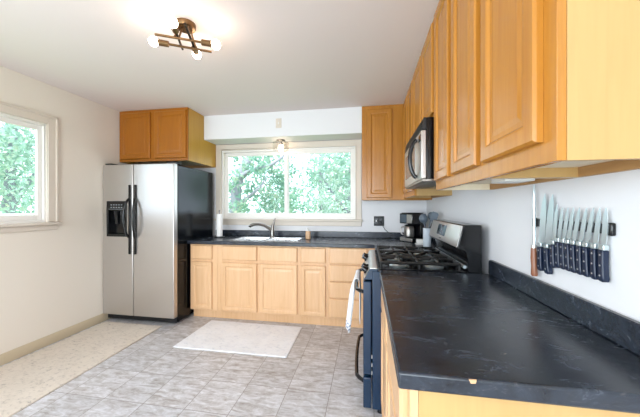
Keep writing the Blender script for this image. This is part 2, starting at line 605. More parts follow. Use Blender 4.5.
def wall_cabinet(label, fr, a0, a1, z0, z1, depth, doors, wood_, side_mat, dz=(0.05, 0.042), rail_mat='raw_wood', rail=0.056):
    base = fr((a0 + a1) / 2, depth / 2, z0)
    t = thing('wall_cabinet', base, label, 'cabinet', 'maple wall cabinets')
    g = 0.0005
    a0 += g; a1 -= g
    for p0, p1 in ((a0, a0 + 0.016), (a1 - 0.016, a1)):
        mb = MB()
        lbox(mb, fr, p0, p1, 0, depth - 0.0195, z0, z1)
        mb.build('side_panel', side_mat, t)
    mb = MB()
    lbox(mb, fr, a0 + 0.016, a1 - 0.016, 0, depth - 0.0195, z0 + 0.032, z0 + 0.046)
    lbox(mb, fr, a0 + 0.016, a1 - 0.016, 0, depth - 0.0195, z1 - 0.014, z1)
    lbox(mb, fr, a0 + 0.016, a1 - 0.016, 0, 0.006, z0 + 0.046, z1 - 0.014)
    mb.build('box_panel', 'bare_board', t)
    mb = MB()
    lbox(mb, fr, a0 + 0.016, a1 - 0.016, 0, 0.018, z0, z0 + 0.032)
    mb.build('hanging_rail', rail_mat, t)
    op = [(d0 + 0.012, d1 - 0.012, [(z0 + dz[0] + 0.01, z1 - dz[1] - 0.01)]) for d0, d1 in doors]
    face_frame(fr, a0, a1, z0, z1, depth, op, wood_, t)
    for d0, d1 in doors:
        front('door', 'door', fr, d0, d1, z0 + dz[0], z1 - dz[1], depth, wood_, t, rail=rail)
    return t
ZT = H - 0.002
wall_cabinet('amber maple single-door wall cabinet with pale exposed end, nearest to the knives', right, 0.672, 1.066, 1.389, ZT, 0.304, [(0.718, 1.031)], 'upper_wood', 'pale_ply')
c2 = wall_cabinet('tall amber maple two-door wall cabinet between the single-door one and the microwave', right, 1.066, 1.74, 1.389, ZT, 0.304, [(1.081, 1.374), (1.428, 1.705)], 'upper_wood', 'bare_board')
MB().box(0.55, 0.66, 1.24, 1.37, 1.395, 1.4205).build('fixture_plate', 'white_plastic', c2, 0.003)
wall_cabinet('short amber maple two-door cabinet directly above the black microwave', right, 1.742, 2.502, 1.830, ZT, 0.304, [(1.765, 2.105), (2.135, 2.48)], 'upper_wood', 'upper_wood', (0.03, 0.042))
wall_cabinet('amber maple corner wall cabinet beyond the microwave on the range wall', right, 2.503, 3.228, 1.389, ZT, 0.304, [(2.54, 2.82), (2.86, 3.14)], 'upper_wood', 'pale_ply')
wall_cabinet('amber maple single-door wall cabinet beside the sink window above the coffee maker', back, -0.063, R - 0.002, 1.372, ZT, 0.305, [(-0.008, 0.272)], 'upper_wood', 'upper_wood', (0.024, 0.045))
wall_cabinet('shade-darkened amber maple two-door cabinet hung above the refrigerator', back, L + 0.001, -2.042, 1.832, ZT, 0.62, [(-2.93, -2.522), (-2.461, -2.056)], 'fridge_wood_shaded', 'golden_veneer', (0.03, 0.034))

KICK, CTOP, CBOT = 0.105, 0.868, 0.908
def base_cabinet(label, fr, a0, a1, depth, openings, wood_='base_wood', end_mat='base_wood', kick_back=0.061, fronts=()):
    t = thing('base_cabinet', fr((a0 + a1) / 2, depth / 2, 0), label, 'cabinet', 'maple base cabinets')
    mb = MB()
    a0 += 0.0005; a1 -= 0.0005
    z1 = CTOP - 0.002
    for p0, p1 in ((a0, a0 + 0.016), (a1 - 0.016, a1)):
        mb = MB()
        lbox(mb, fr, p0, p1, 0, depth - 0.0195, KICK, z1)
        mb.build('side_panel', end_mat, t)
    mb = MB()
    lbox(mb, fr, a0 + 0.016, a1 - 0.016, 0, depth - 0.0195, KICK, KICK + 0.016)
    lbox(mb, fr, a0 + 0.016, a1 - 0.016, 0, 0.006, KICK + 0.016, z1)
    mb.build('box_panel', 'bare_board', t)
    mb = MB()
    lbox(mb, fr, a0, a1, 0.02, depth - kick_back, 0.001, KICK)
    mb.build('toe_kick', wood_, t)
    face_frame(fr, a0, a1, KICK, z1, depth, openings, wood_, t)
    for kind, d0, d1, q0, q1 in fronts:
        front('door' if kind == 'door' else 'slab', kind, fr, d0, d1, q0, q1, depth, wood_, t, rail=0.05)
    return t
def opn(d0, d1, *zz): return (d0 + 0.01, d1 - 0.01, [(a + 0.01, b - 0.01) for a, b in zz])
BD = B - 0.001 - 2.947
DZ, TZ = (0.122, 0.664), (0.692, 0.852)
base_cabinet('narrow pale maple base cabinet beside the refrigerator, one drawer over one door', back, -2.03, -1.69, BD, [opn(-2.012, -1.752, DZ, TZ)],
             fronts=[('drawer', -2.012, -1.752, *TZ), ('door', -2.012, -1.752, *DZ)])
base_cabinet('wide pale maple sink base cabinet with two doors below the faucet', back, -1.69, -0.73, BD, [opn(-1.628, -1.211, DZ, TZ), opn(-1.182, -0.75, DZ, TZ)],
             fronts=[('drawer', -1.628, -1.211, *TZ), ('drawer', -1.182, -0.75, *TZ), ('door', -1.628, -1.211, *DZ), ('door', -1.182, -0.75, *DZ)])
base_cabinet('slim pale maple base cabinet between the sink base and the drawer stack', back, -0.73, -0.417, BD, [opn(-0.711, -0.439, DZ, TZ)],
             fronts=[('drawer', -0.711, -0.439, *TZ), ('door', -0.711, -0.439, *DZ)])
DR = [(0.122, 0.318), (0.330, 0.497), (0.507, 0.680), (0.692, 0.860)]
base_cabinet('pale maple stack of four drawers next to the range', back, -0.417, 0.099, BD, [opn(-0.396, -0.002, *DR)],
             fronts=[('drawer', -0.396, -0.002, a, b) for a, b in DR])
base_cabinet('pale maple corner base cabinet beyond the range under the coffee maker', right, 2.512, 3.53, R - 0.001 - 0.102, [opn(2.53, 2.86, (0.122, 0.852))],
             fronts=[('door', 2.53, 2.86, 0.122, 0.852)])
ND = R - 0.001 - 0.100
base_cabinet('pale maple base cabinet at the open end of the near countertop', right, 0.690, 1.214, ND, [opn(0.725, 1.185, DZ, TZ)], end_mat='pale_ply',
             fronts=[('drawer', 0.725, 1.185, *TZ), ('door', 0.725, 1.185, *DZ)])
base_cabinet('pale maple base cabinet under the near countertop, next to the range', right, 1.214, 1.738, ND, [opn(1.245, 1.71, DZ, TZ)],
             fronts=[('drawer', 1.245, 1.71, *TZ), ('door', 1.245, 1.71, *DZ)])

# ------------------------------------------------------------------ countertops
SX0, SX1, SY0, SY1 = -1.59, -0.75, 2.965, 3.40
t = thing('countertop', (-0.7, 3.2, CTOP), 'long dark slate laminate countertop holding the stainless sink below the window', 'countertop')
mb = MB()
def slab_grid(mb, xs, ys, keep, z0, z1):
    vid = {}
    vs, fs = [], []
    def V(i, j, k):
        if (i, j, k) not in vid:
            vid[(i, j, k)] = len(vs)
            vs.append((xs[i], ys[j], (z0, z1)[k]))
        return vid[(i, j, k)]
    ok = lambda i, j: 0 <= i < len(xs) - 1 and 0 <= j < len(ys) - 1 and keep(i, j)
    for i in range(len(xs) - 1):
        for j in range(len(ys) - 1):
            if not ok(i, j): continue
            fs.append((V(i, j, 1), V(i + 1, j, 1), V(i + 1, j + 1, 1), V(i, j + 1, 1)))
            fs.append((V(i, j, 0), V(i, j + 1, 0), V(i + 1, j + 1, 0), V(i + 1, j, 0)))
            for (di, dj), (p, q) in {(-1, 0): ((i, j), (i, j + 1)), (1, 0): ((i + 1, j), (i + 1, j + 1)), (0, -1): ((i, j), (i + 1, j)), (0, 1): ((i, j + 1), (i + 1, j + 1))}.items():
                if not ok(i + di, j + dj):
                    fs.append((V(*p, 0), V(*q, 0), V(*q, 1), V(*p, 1)))
    mb.add(vs, fs)
slab_grid(mb, [-2.043, SX0 + 0.02, SX1 - 0.02, 0.07, R - 0.001], [2.508, 2.897, SY0 + 0.02, SY1 - 0.02, B - 0.002],
          lambda i, j: (j >= 1 or i == 3) and not (i == 1 and j == 2), CTOP, CBOT)
mb.build('top', 'slate', t, 0.006, seg=3)
mb = MB()
mb.box(-2.043, R - 0.001, B - 0.021, B - 0.002, CBOT + 0.0003, 0.982)
mb.box(R - 0.021, R - 0.001, 2.508, B - 0.0215, CBOT + 0.0003, 0.982)
mb.build('backsplash', 'slate', t, 0.004)

t = thing('countertop', (0.38, 1.2, CTOP), 'dark slate laminate countertop in the foreground with a chipped front edge, below the knives', 'countertop')
MB().box(0.0704, R - 0.001, 0.666, 1.740, 0.8672, CBOT).build('top', 'slate', t, 0.006, seg=3)
mb = MB()
x0 = R - 0.021
pts = [(0.55, CBOT + 0.0003), (1.740, CBOT + 0.0003), (1.740, 0.972), (1.735, 0.984), (1.722, 0.990), (0.55, 0.990)]
pts = [(max(a, 0.668), b) for a, b in pts]
mb.prism(pts, 'x', x0, R - 0.001)
mb.build('backsplash', 'slate', t, 0.004)
tag(MB().prism([(0.222, 0.9065), (0.238, 0.9075), (0.236, 0.899), (0.226, 0.898)], 'y', 0.6652, 0.668).build('chip', 'tan', t), 'tan chip in the laminate edge')

# ------------------------------------------------------------------ refrigerator
FX0, FX1, FY = -2.943, -2.050, 2.690
t = thing('refrigerator', (-2.5, 3.08, 0), 'stainless side-by-side refrigerator with black sides and an ice dispenser', 'refrigerator')
MB().box(FX0 + 0.002, FX1 - 0.003, FY + 0.068, 3.46, 0.03, 1.752).build('body', 'black_side', t, 0.006)
for x in (FX0 + 0.06, FX1 - 0.06):
    for y in (FY + 0.14, 3.38):
        MB().cyl((x, y, 0.0005), (x, y, 0.03), 0.02).build('foot', 'black_matte', t)
mb = MB()
mb.box(FX0 + 0.01, FX1 - 0.01, FY + 0.055, FY + 0.067, 0.022, 0.082)
for k in range(4):
    mb.box(FX0 + 0.05, FX1 - 0.05, FY + 0.05, FY + 0.055, 0.032 + k * 0.012, 0.037 + k * 0.012)
mb.build('base_grille', 'black_matte', t, 0.001)
SPL = -2.553
# freezer door with a dispenser opening
DX0, DX1, DZ0, DZ1 = -2.887, -2.632, 0.962, 1.358
fd = MB()
xs = [FX0, DX0 + 0.012, DX1 - 0.012, SPL - 0.003]
zs = [0.088, DZ0 + 0.012, DZ1 - 0.012, 1.765]
vs, fs = [], []
for y in (FY, FY + 0.062):
    for z in zs:
        for x in xs:
            vs.append((x, y, z))
idx = lambda i, j, k: k * 16 + j * 4 + i
for i in range(3):
    for j in range(3):
        fs.append((idx(i, j, 1), idx(i, j + 1, 1), idx(i + 1, j + 1, 1), idx(i + 1, j, 1)))
        if (i, j) != (1, 1):
            fs.append((idx(i, j, 0), idx(i + 1, j, 0), idx(i + 1, j + 1, 0), idx(i, j + 1, 0)))
for i in range(3):
    fs.append((idx(i, 0, 0), idx(i, 0, 1), idx(i + 1, 0, 1), idx(i + 1, 0, 0)))
    fs.append((idx(i, 3, 0), idx(i + 1, 3, 0), idx(i + 1, 3, 1), idx(i, 3, 1)))
    fs.append((idx(0, i, 0), idx(0, i + 1, 0), idx(0, i + 1, 1), idx(0, i, 1)))
    fs.append((idx(3, i, 0), idx(3, i, 1), idx(3, i + 1, 1), idx(3, i + 1, 0)))
fd.add(vs, fs)
fdo = fd.build('freezer_door', 'steel', t, 0.008, seg=3)
d = MB()                                                     # bezel, recess liner
d.box(DX0, DX1, FY - 0.006, FY + 0.004, 1.262, DZ1)
d.box(DX0, DX0 + 0.022, FY - 0.006, FY + 0.004, DZ0, 1.262)
d.box(DX1 - 0.022, DX1, FY - 0.006, FY + 0.004, DZ0, 1.262)
d.box(DX0 + 0.022, DX1 - 0.022, FY - 0.010, FY + 0.045, DZ0, DZ0 + 0.03)
d.box(DX0 + 0.022, DX1 - 0.022, FY + 0.050, FY + 0.056, DZ0 + 0.02, 1.262)
d.box(DX0 + 0.014, DX0 + 0.022, FY + 0.004, FY + 0.055, DZ0 + 0.014, 1.262)
d.box(DX1 - 0.022, DX1 - 0.014, FY + 0.004, FY + 0.055, DZ0 + 0.014, 1.262)
d.box(DX0 + 0.022, DX1 - 0.022, FY + 0.004, FY + 0.055, 1.25, 1.262)
do = d.build('dispenser', 'black', fdo, 0.002)
bt = MB()
for r_ in range(2):
    for k in range(5):
        bt.box(DX0 + 0.055 + k * 0.033, DX0 + 0.072 + k * 0.033, FY - 0.0085, FY - 0.0055, 1.283 + r_ * 0.028, 1.292 + r_ * 0.028)
bt.box(DX0 + 0.03, DX1 - 0.03, FY - 0.008, FY - 0.0055, 1.266, 1.270)
bt.build('dispenser_buttons', 'button', fdo)
pd = MB()
for x in (-2.80, -2.72):
    pd.prism([(FY + 0.02, 1.245), (FY + 0.045, 1.245), (FY + 0.045, 1.10), (FY + 0.034, 1.10)], 'x', x - 0.018, x + 0.018)
    pd.cyl((x, FY + 0.02, 1.25), (x, FY + 0.02, 1.21), 0.012)
pd.build('dispenser_paddles', 'black_matte', fdo, 0.002)
rdo = MB().box(SPL + 0.003, FX1, FY, FY + 0.062, 0.088, 1.765).build('refrigerator_door', 'steel', t, 0.008, seg=3)
for side, par in ((-1, fdo), (1, rdo)):
    x = SPL + side * 0.036
    h = MB()
    zt, zb = 1.536, 0.771
    h.box(x - 0.011, x + 0.011, FY - 0.014, FY - 0.0005, zb, zt)
    pts = []
    for k in range(21):
        s = k / 20
        bow = math.sin(PI * s) ** 0.6
        pts.append((x + side * 0.026 * bow, FY - 0.012 - 0.05 * bow, 1.385 - s * 0.43))
    h.tube(pts, 0.0125, 10)
    h.build('handle', 'black', par, 0.003)
for a, b_, zh in ((FX0 + 0.01, FX0 + 0.10, 1.784), (FX1 - 0.10, FX1 - 0.01, 1.784), (SPL - 0.05, SPL + 0.05, 1.776)):
    MB().box(a, b_, FY + 0.02, FY + 0.14, 1.7655, zh).build('hinge_cover', 'black_matte', t, 0.004)

# ------------------------------------------------------------------ range
RX, RY0, RY1 = 0.0, 1.746, 2.503
t = thing('gas_range', (0.32, 2.12, 0), 'freestanding gas range in blue-black enamel with a steel control backguard', 'stove')
MB().box(0.03, 0.652, RY0, RY1, 0.045, 0.893).build('body', 'range_blue', t, 0.004)
for x in (0.08, 0.60):
    for y in (RY0 + 0.05, RY1 - 0.05):
        MB().cyl((x, y, 0.0005), (x, y, 0.046), 0.018).build('foot', 'black_matte', t)
mb = MB()
mb.prism([(-0.022, 0.842), (0.03, 0.842), (0.03, 0.893), (0.062, 0.893), (0.062, 0.914), (0.030, 0.914), (0.018, 0.908)], 'y', RY0 + 0.0165, RY1)
cp = mb.build('control_panel', 'steel', t, 0.003)
ec = MB()
ec.prism([(-0.022, 0.842), (0.03, 0.842), (0.03, 0.893), (0.062, 0.893), (0.062, 0.908), (0.016, 0.908)], 'y', RY0, RY0 + 0.016)
ec.build('end_cap', 'range_blue', t, 0.002)
MB().prism([(0.010, 0.9085), (0.062, 0.9085), (0.062, 0.916), (0.022, 0.916)], 'y', RY0, RY0 + 0.016).build('edge_trim', 'chrome', t, 0.002)
for y in (1.862, 1.955, 2.295, 2.388):
    k = MB()
    n = Vector((-0.066, 0, 0.04)).normalized()
    c = Vector((-0.003, y, 0.872))
    k.tube([c, c + n * 0.012, c + n * 0.013, c + n * 0.036], [0.024, 0.024, 0.019, 0.016], 16)
    u = n.cross(Vector((0, 1, 0)))
    k.tube([c + n * 0.034 - u * 0.017, c + n * 0.034 + u * 0.017], 0.006, 8)
    k.build('knob', 'black', cp)
door = MB().box(-0.026, 0.024, RY0 + 0.002, RY1 - 0.002, 0.252, 0.830).build('oven_door', 'range_blue', t, 0.006)
MB().box(-0.0285, -0.0255, RY0 + 0.12, RY1 - 0.12, 0.36, 0.68).build('oven_window', 'black', door, 0.002)
def bow_handle(mb, z, y0, y1, out, r, sag=0.0):
    pts = []
    for k in range(25):
        s = k / 24
        e = min(1, min(s, 1 - s) / 0.10)
        e = math.sin(e * PI / 2)
        pts.append((-0.024 - out * e - 0.012 * math.sin(PI * s), y0 + (y1 - y0) * s, z))
    mb.tube(pts, r, 12)
h = MB(); bow_handle(h, 0.752, RY0 + 0.05, RY1 - 0.05, 0.042, 0.0125)
h.build('handle', 'black', door)
drw = MB().box(-0.026, 0.024, RY0 + 0.002, RY1 - 0.002, 0.046, 0.236).build('warming_drawer', 'range_blue', t, 0.006)
h = MB(); bow_handle(h, 0.186, RY0 + 0.05, RY1 - 0.05, 0.042, 0.0125)
h.build('handle', 'black', drw)
for k in range(3):
    MB().box(0.0245, 0.0295, RY0 + 0.004, RY0 + 0.012, 0.255 + k * 0.05, 0.275 + k * 0.05).build('hinge_slot', 'rivet', t)
# cooktop pan with raised lip
ct = MB()
ct.box(0.063, 0.575, RY0, RY1, 0.8935, 0.903)
ct.box(0.063, 0.575, RY0, RY0 + 0.016, 0.903, 0.915)
ct.box(0.063, 0.575, RY1 - 0.016, RY1, 0.903, 0.915)
ct.box(0.555, 0.575, RY0 + 0.016, RY1 - 0.016, 0.903, 0.915)
ct.build('cooktop', 'black', t, 0.003)
def arm(mb, a, b, r=0.0065):
    mb.tube([a, b], r, 6)
for gi, (y0, y1) in enumerate(((RY0 + 0.028, RY0 + 0.262), (RY0 + 0.268, RY1 - 0.268), (RY1 - 0.262, RY1 - 0.028))):
    g = MB()
    x0, x1, z = 0.085, 0.540, 0.952
    for p, q in (((x0, y0), (x1, y0)), ((x1, y0), (x1, y1)), ((x1, y1), (x0, y1)), ((x0, y1), (x0, y0)), (((x0 + x1) / 2, y0), ((x0 + x1) / 2, y1))):
        arm(g, (*p, z - 0.006), (*q, z - 0.006), 0.0095)
    for x in (x0, x1, (x0 + x1) / 2):
        for y in (y0, y1):
            g.cyl((x, y, 0.9035), (x, y, z - 0.004), 0.008, 8)
    ym = (y0 + y1) / 2
    for cx in (x0 + 0.115, x1 - 0.115):
        for ang in range(4):
            a = ang * PI / 2 + (PI / 4 if gi == 1 else 0)
            dx, dy = math.cos(a), math.sin(a)
            reach = min(0.115 / max(abs(dx), 1e-6), (y1 - y0) / 2 / max(abs(dy), 1e-6))
            g.tube([(cx + dx * 0.025, ym + dy * 0.025, z + 0.004), (cx + dx * 0.06, ym + dy * 0.06, z + 0.003), (cx + dx * reach, ym + dy * reach, z - 0.006)], 0.009, 6)
    g.build('grate', 'iron', t)
for cx in (0.2, 0.425):
    for cy in (RY0 + 0.145, (RY0 + RY1) / 2, RY1 - 0.145):
        b_ = MB().lathe([(0.056, 0.0), (0.058, 0.008), (0.048, 0.012), (0.042, 0.018)], (cx, cy, 0.9035)).build('burner', 'blade', t)
        MB().lathe([(0.034, 0), (0.036, 0.004), (0.032, 0.009), (0.0001, 0.010)], (cx, cy, 0.9218)).build('burner_cap', 'iron', b_)
# backguard
bgd = MB()
bgd.prism([(0.578, 0.8935), (0.652, 0.8935), (0.652, 1.185), (0.560, 1.185), (0.552, 1.180), (0.520, 1.052), (0.526, 1.040), (0.560, 1.030), (0.578, 0.99)], 'y', RY0, RY1)
bo = bgd.build('backguard', 'black', t, 0.004)
nrm = Vector((-0.128, 0, 0.032)).normalized()
def on_panel(s, y, d):            # s: 0 bottom .. 1 top of the sloped panel
    p = Vector((0.520 + 0.032 * s, y, 1.052 + 0.128 * s))
    return p + nrm * d
pn = MB()
hgt = 0.132
pn.rings(lambda u, v, d: on_panel(v / hgt, RY0 + 0.012 + u, d), RY1 - RY0 - 0.024, hgt, [(0, 0), (0, 0.003), (0.003, 0.005)])
po = pn.build('control_face', 'steel', bo)
ds = MB()
ds.rings(lambda u, v, d: on_panel(0.27 + v / hgt, RY0 + 0.30 + u, 0.0052 + d), 0.21, 0.078, [(0, 0), (0, 0.002), (0.002, 0.0035)])
ds.build('display', 'display', bo)
lg = MB()
lg.rings(lambda u, v, d: on_panel(0.10 + v / hgt, RY0 + 0.37 + u, 0.0052 + d), 0.05, 0.006, [(0, 0), (0, 0.0006)])
lg.build('nameplate', 'black_matte', bo)
tr = MB()
tr.tube([(0.566, RY0 + 0.02, 0.936), (0.566, RY1 - 0.02, 0.936)], 0.0105, 12)
tr.build('rear_trim', 'blade', t)

# dish towel over the oven handle
def towel():
    mb = MB()
    prof = []
    zc, xc, r = 0.752, -0.0755, 0.019
    for k in range(13):
        prof.append((xc - r - 0.012 * (1 - k / 12) ** 1.0, 0.380 + (zc - 0.380) * k / 12))
    for k in range(1, 8):
        a = PI - PI * k / 8
        prof.append((xc + r * math.cos(a), zc + r * math.sin(a)))
    for k in range(11):
        prof.append((xc + r, zc - (zc - 0.45) * k / 10))
    NY = 22
    y0, y1 = RY0 + 0.27, RY1 - 0.15
    vs, fs = [], []
    for i, (x, z) in enumerate(prof):
        drop = max(0, zc - z)
        for j in range(NY + 1):
            s = j / NY
            outer = i < 13
            wob = (0.016 * math.sin(s * 15 + 0.6) + 0.007 * math.sin(s * 31)) * min(1, drop / 0.12) * (1 if outer else 0.25)
            pinch = 1 - 0.10 * math.exp(-((drop - 0.02) / 0.12) ** 2)
            y = (y0 + y1) / 2 + (s - 0.5) * (y1 - y0) * pinch
            xx = x - ((0.010 * min(1, drop / 0.12) + 0.085 * drop) if outer else 0.0) + (wob if outer else max(wob, -0.002))
            vs.append((xx, y, z + (0.006 * math.sin(s * 9) if i in (0,) else 0)))
    w = NY + 1
    for i in range(len(prof) - 1):
        for j in range(NY):
            fs.append((i * w + j, i * w + j + 1, (i + 1) * w + j + 1, (i + 1) * w + j))
    mb.add(vs, fs)
    o = mb.build('dish_towel', 'towel')
    s = o.modifiers.new('thick', 'SOLIDIFY')
    s.thickness = 0.003
    s.offset = 0
    o.data.materials[0] = M['towel']
    tag(o, 'white dish towel with blue-grey hem stripes hanging from the oven handle', 'towel')
towel()

# ------------------------------------------------------------------ microwave
MX, MY0, MY1, MZ0, MZ1 = 0.317, 1.744, 2.500, 1.446, 1.826
t = thing('microwave', (0.5, 2.12, MZ0), 'black over-the-range microwave with a steel door and curved handle', 'microwave')
MB().box(MX + 0.03, R - 0.002, MY0, MY1, MZ0 + 0.012, MZ1).build('body', 'black', t, 0.003)
mb = MB()
mb.box(MX + 0.005, R - 0.003, MY0 + 0.004, MY1 - 0.004, MZ0, MZ0 + 0.0115)
for k in range(9):
    mb.box(MX + 0.05 + k * 0.014, MX + 0.056 + k * 0.014, MY0 + 0.08, MY1 - 0.08, MZ0 - 0.003, MZ0)
mb.build('underside', 'nickel', t)
ZD = MZ1 - 0.075
dm = MB()
dm.box(MX, MX + 0.0295, MY0 + 0.10, MY1, MZ0 + 0.013, ZD)
mdoor = dm.build('door', 'steel', t, 0.005)
MB().box(MX - 0.002, MX + 0.001, MY0 + 0.22, MY1 - 0.07, MZ0 + 0.07, ZD - 0.05).build('door_window', 'micro_glass', mdoor, 0.001)
h = MB()
pts = []
for k in range(19):
    s = k / 18
    b_ = math.sin(PI * s) ** 0.55
    pts.append((MX - 0.002 - 0.042 * b_, MY0 + 0.15, MZ0 + 0.035 + s * (ZD - MZ0 - 0.06)))
h.tube(pts, 0.0135, 10)
h.build('handle', 'black', mdoor)
MB().box(MX, MX + 0.0295, MY0, MY0 + 0.098, MZ0 + 0.013, ZD).build('control_panel', 'steel', t, 0.005)
MB().box(MX - 0.0015, MX + 0.001, MY0 + 0.015, MY0 + 0.085, ZD - 0.06, ZD - 0.02).build('display', 'black', t)
vg = MB()
vg.prism([(MX + 0.002, ZD + 0.002), (MX + 0.0295, ZD + 0.002), (MX + 0.0295, MZ1), (MX + 0.016, MZ1)], 'y', MY0, MY1)
for k in range(5):
    z = ZD + 0.012 + k * 0.012
    vg.box(MX + 0.001 + k * 0.002, MX + 0.012, MY0 + 0.02, MY1 - 0.02, z, z + 0.005)
vg.build('vent_grille', 'black_matte', t, 0.001)

# ------------------------------------------------------------------ sink, faucet and the things by it
t = thing('kitchen_sink', (-1.17, 3.18, CBOT), 'stainless steel double-bowl sink set into the counter under the window', 'sink')
mb = MB()
zr = 0.9135
b0, b1, bm_ = SX0 + 0.04, SX1 - 0.04, -1.17
xs = [SX0, b0, bm_ - 0.018, bm_ + 0.018, b1, SX1]
ys = [SY0, SY0 + 0.035, SY1 - 0.075, SY1]
slab_grid(mb, xs, ys, lambda i, j: not (j == 1 and i in (1, 3)), CBOT + 0.0004, zr)
mb.build('rim', 'chrome', t, 0.002)
for a, b_ in ((b0, bm_ - 0.018), (bm_ + 0.018, b1)):
    m = MB()
    y0, y1 = SY0 + 0.035, SY1 - 0.075
    zb = 0.73
    q = [(a, y0), (b_, y0), (b_, y1), (a, y1)]
    ins = 0.018
    q2 = [(a + ins, y0 + ins), (b_ - ins, y0 + ins), (b_ - ins, y1 - ins), (a + ins, y1 - ins)]
    e = 0.002
    qo = [(a - e, y0 - e), (b_ + e, y0 - e), (b_ + e, y1 + e), (a - e, y1 + e)]
    vs = [(x, y, zr - 0.001) for x, y in q] + [(x, y, zb) for x, y in q2] + [(x, y, zb - 0.003) for x, y in q2] + [(x, y, zr - 0.0015) for x, y in qo]
    fs = [(0, 1, 5, 4), (1, 2, 6, 5), (2, 3, 7, 6), (3, 0, 4, 7), (4, 5, 6, 7), (8, 9, 10, 11), (8, 9, 13, 12), (9, 10, 14, 13), (10, 11, 15, 14), (11, 8, 12, 15), (0, 1, 13, 12), (1, 2, 14, 13), (2, 3, 15, 14), (3, 0, 12, 15)]
    m.add(vs, fs)
    bo_ = m.build('bowl', 'chrome', t, 0.004)
    MB().lathe([(0.045, 0), (0.045, 0.003), (0.03, 0.003), (0.028, 0.001), (0.0001, 0.001)], ((a + b_) / 2, (y0 + y1) / 2, zb + 0.0005)).build('drain', 'nickel', bo_)

FXC, FYC = -1.18, 3.363
t = thing('faucet', (FXC, FYC, zr), 'brushed nickel single-lever faucet with an arched spout behind the sink', 'faucet')
MB().lathe([(0.032, 0), (0.032, 0.006), (0.027, 0.012), (0.026, 0.07), (0.022, 0.10)], (FXC, FYC, zr + 0.0004)).build('base', 'nickel', t)
m = MB()
m.tube([(FXC + 0.0, FYC, 0.985), (FXC - 0.03, FYC - 0.015, 1.02), (FXC - 0.09, FYC - 0.05, 1.063), (FXC - 0.15, FYC - 0.09, 1.082), (FXC - 0.20, FYC - 0.12, 1.080), (FXC - 0.235, FYC - 0.14, 1.062)],
       [0.022, 0.020, 0.018, 0.018, 0.02, 0.021], 14)
sp = m.build('spout', 'nickel', t)
MB().cyl((FXC - 0.235, FYC - 0.14, 1.060), (FXC - 0.242, FYC - 0.144, 1.046), 0.016, 14).build('aerator', 'black_matte', sp)
m = MB()
m.tube([(FXC, FYC, 1.01), (FXC + 0.004, FYC + 0.003, 1.05), (FXC + 0.016, FYC + 0.008, 1.10), (FXC + 0.034, FYC + 0.012, 1.152)], [0.021, 0.018, 0.011, 0.008], 12)
m.build('lever', 'nickel', t)

PX, PY = -1.842, 3.26
t = thing('paper_towel_holder', (PX, PY, CBOT), 'upright holder with a slim white paper towel roll beside the refrigerator', 'paper towel')
MB().lathe([(0.062, 0), (0.062, 0.008), (0.05, 0.014), (0.0001, 0.014)], (PX, PY, CBOT + 0.0005)).build('base', 'black_matte', t)
m = MB(); m.cyl((PX, PY, CBOT + 0.014), (PX, PY, CBOT + 0.335), 0.006, 10); m.sphere((PX, PY, CBOT + 0.335), 0.012)
m.build('rod', 'nickel', t)
MB().lathe([(0.012, 0), (0.036, 0), (0.036, 0.28), (0.012, 0.28), (0.012, 0)], (PX, PY, CBOT + 0.016), 24).build('paper_roll', 'paper', t)

t = thing('soap_dispenser', (-0.695, 3.24, CBOT), 'small tan soap bottle with a pump at the end of the sink', 'soap')
m = MB(); m.box(-0.722, -0.668, 3.222, 3.262, CBOT + 0.0005, CBOT + 0.098)
m.build('bottle', 'tan', t, 0.008, seg=3)
m = MB(); m.cyl((-0.695, 3.242, CBOT + 0.098), (-0.695, 3.242, CBOT + 0.128), 0.008, 10); m.cyl((-0.695, 3.242, CBOT + 0.098), (-0.695, 3.242, CBOT + 0.108), 0.013, 12)
m.tube([(-0.695, 3.242, CBOT + 0.128), (-0.70, 3.225, CBOT + 0.132), (-0.705, 3.205, CBOT + 0.126)], 0.005, 8)
m.build('pump', 'white_plastic', t)

# ------------------------------------------------------------------ coffee corner
CMX, CMY, CMR = 0.497, 3.243, math.radians(-53.6)
t = thing('coffee_maker', (0, 0, 0), 'black and steel drip coffee maker on the corner of the counter', 'coffee maker')
m = MB(); m.box(-0.098, 0.098, -0.10, 0.10, 0.0006, 0.050)
m.build('base', 'black', t, 0.006)
MB().box(-0.090, 0.090, -0.1025, -0.0995, 0.008, 0.044).build('base_plate', 'steel', t, 0.001)
MB().box(-0.098, 0.098, 0.02, 0.10, 0.0505, 0.20).build('water_tank', 'black', t, 0.004)
tp = MB().box(-0.098, 0.098, -0.10, 0.10, 0.2005, 0.312).build('brew_head', 'black', t, 0.006)
m = MB(); m.box(-0.085, 0.012, -0.1025, -0.0995, 0.212, 0.30)
m.build('control_face', 'display', tp, 0.001)
m = MB(); m.box(0.016, 0.088, -0.1030, -0.0995, 0.208, 0.302)
m.build('steel_plate', 'steel', tp, 0.001)
MB().box(-0.080, 0.080, -0.09, 0.085, 0.3125, 0.320).build('lid', 'black_matte', t, 0.003)
cf = MB().lathe([(0.046, 0.0), (0.055, 0.010), (0.056, 0.06), (0.052, 0.10), (0.044, 0.116), (0.046, 0.122)], (-0.01, -0.042, 0.0515), 24).build('carafe', 'nickel', t)
MB().lathe([(0.049, 0.0), (0.05, 0.008), (0.03, 0.016), (0.0001, 0.018)], (-0.01, -0.042, 0.174), 20).build('lid', 'black', cf)
m = MB(); m.tube([(-0.03, -0.09, 0.165), (-0.045, -0.122, 0.160), (-0.05, -0.130, 0.12), (-0.04, -0.122, 0.085), (-0.03, -0.108, 0.08)], 0.008, 10)
m.build('handle', 'steel', cf)
Rinv = Matrix.Rotation(-CMR, 4, 'Z')
def cm_local(p):
    return Rinv @ (Vector(p) - Vector((CMX, CMY, CBOT)))
OX, OZ = 0.150, 1.118
m = MB()
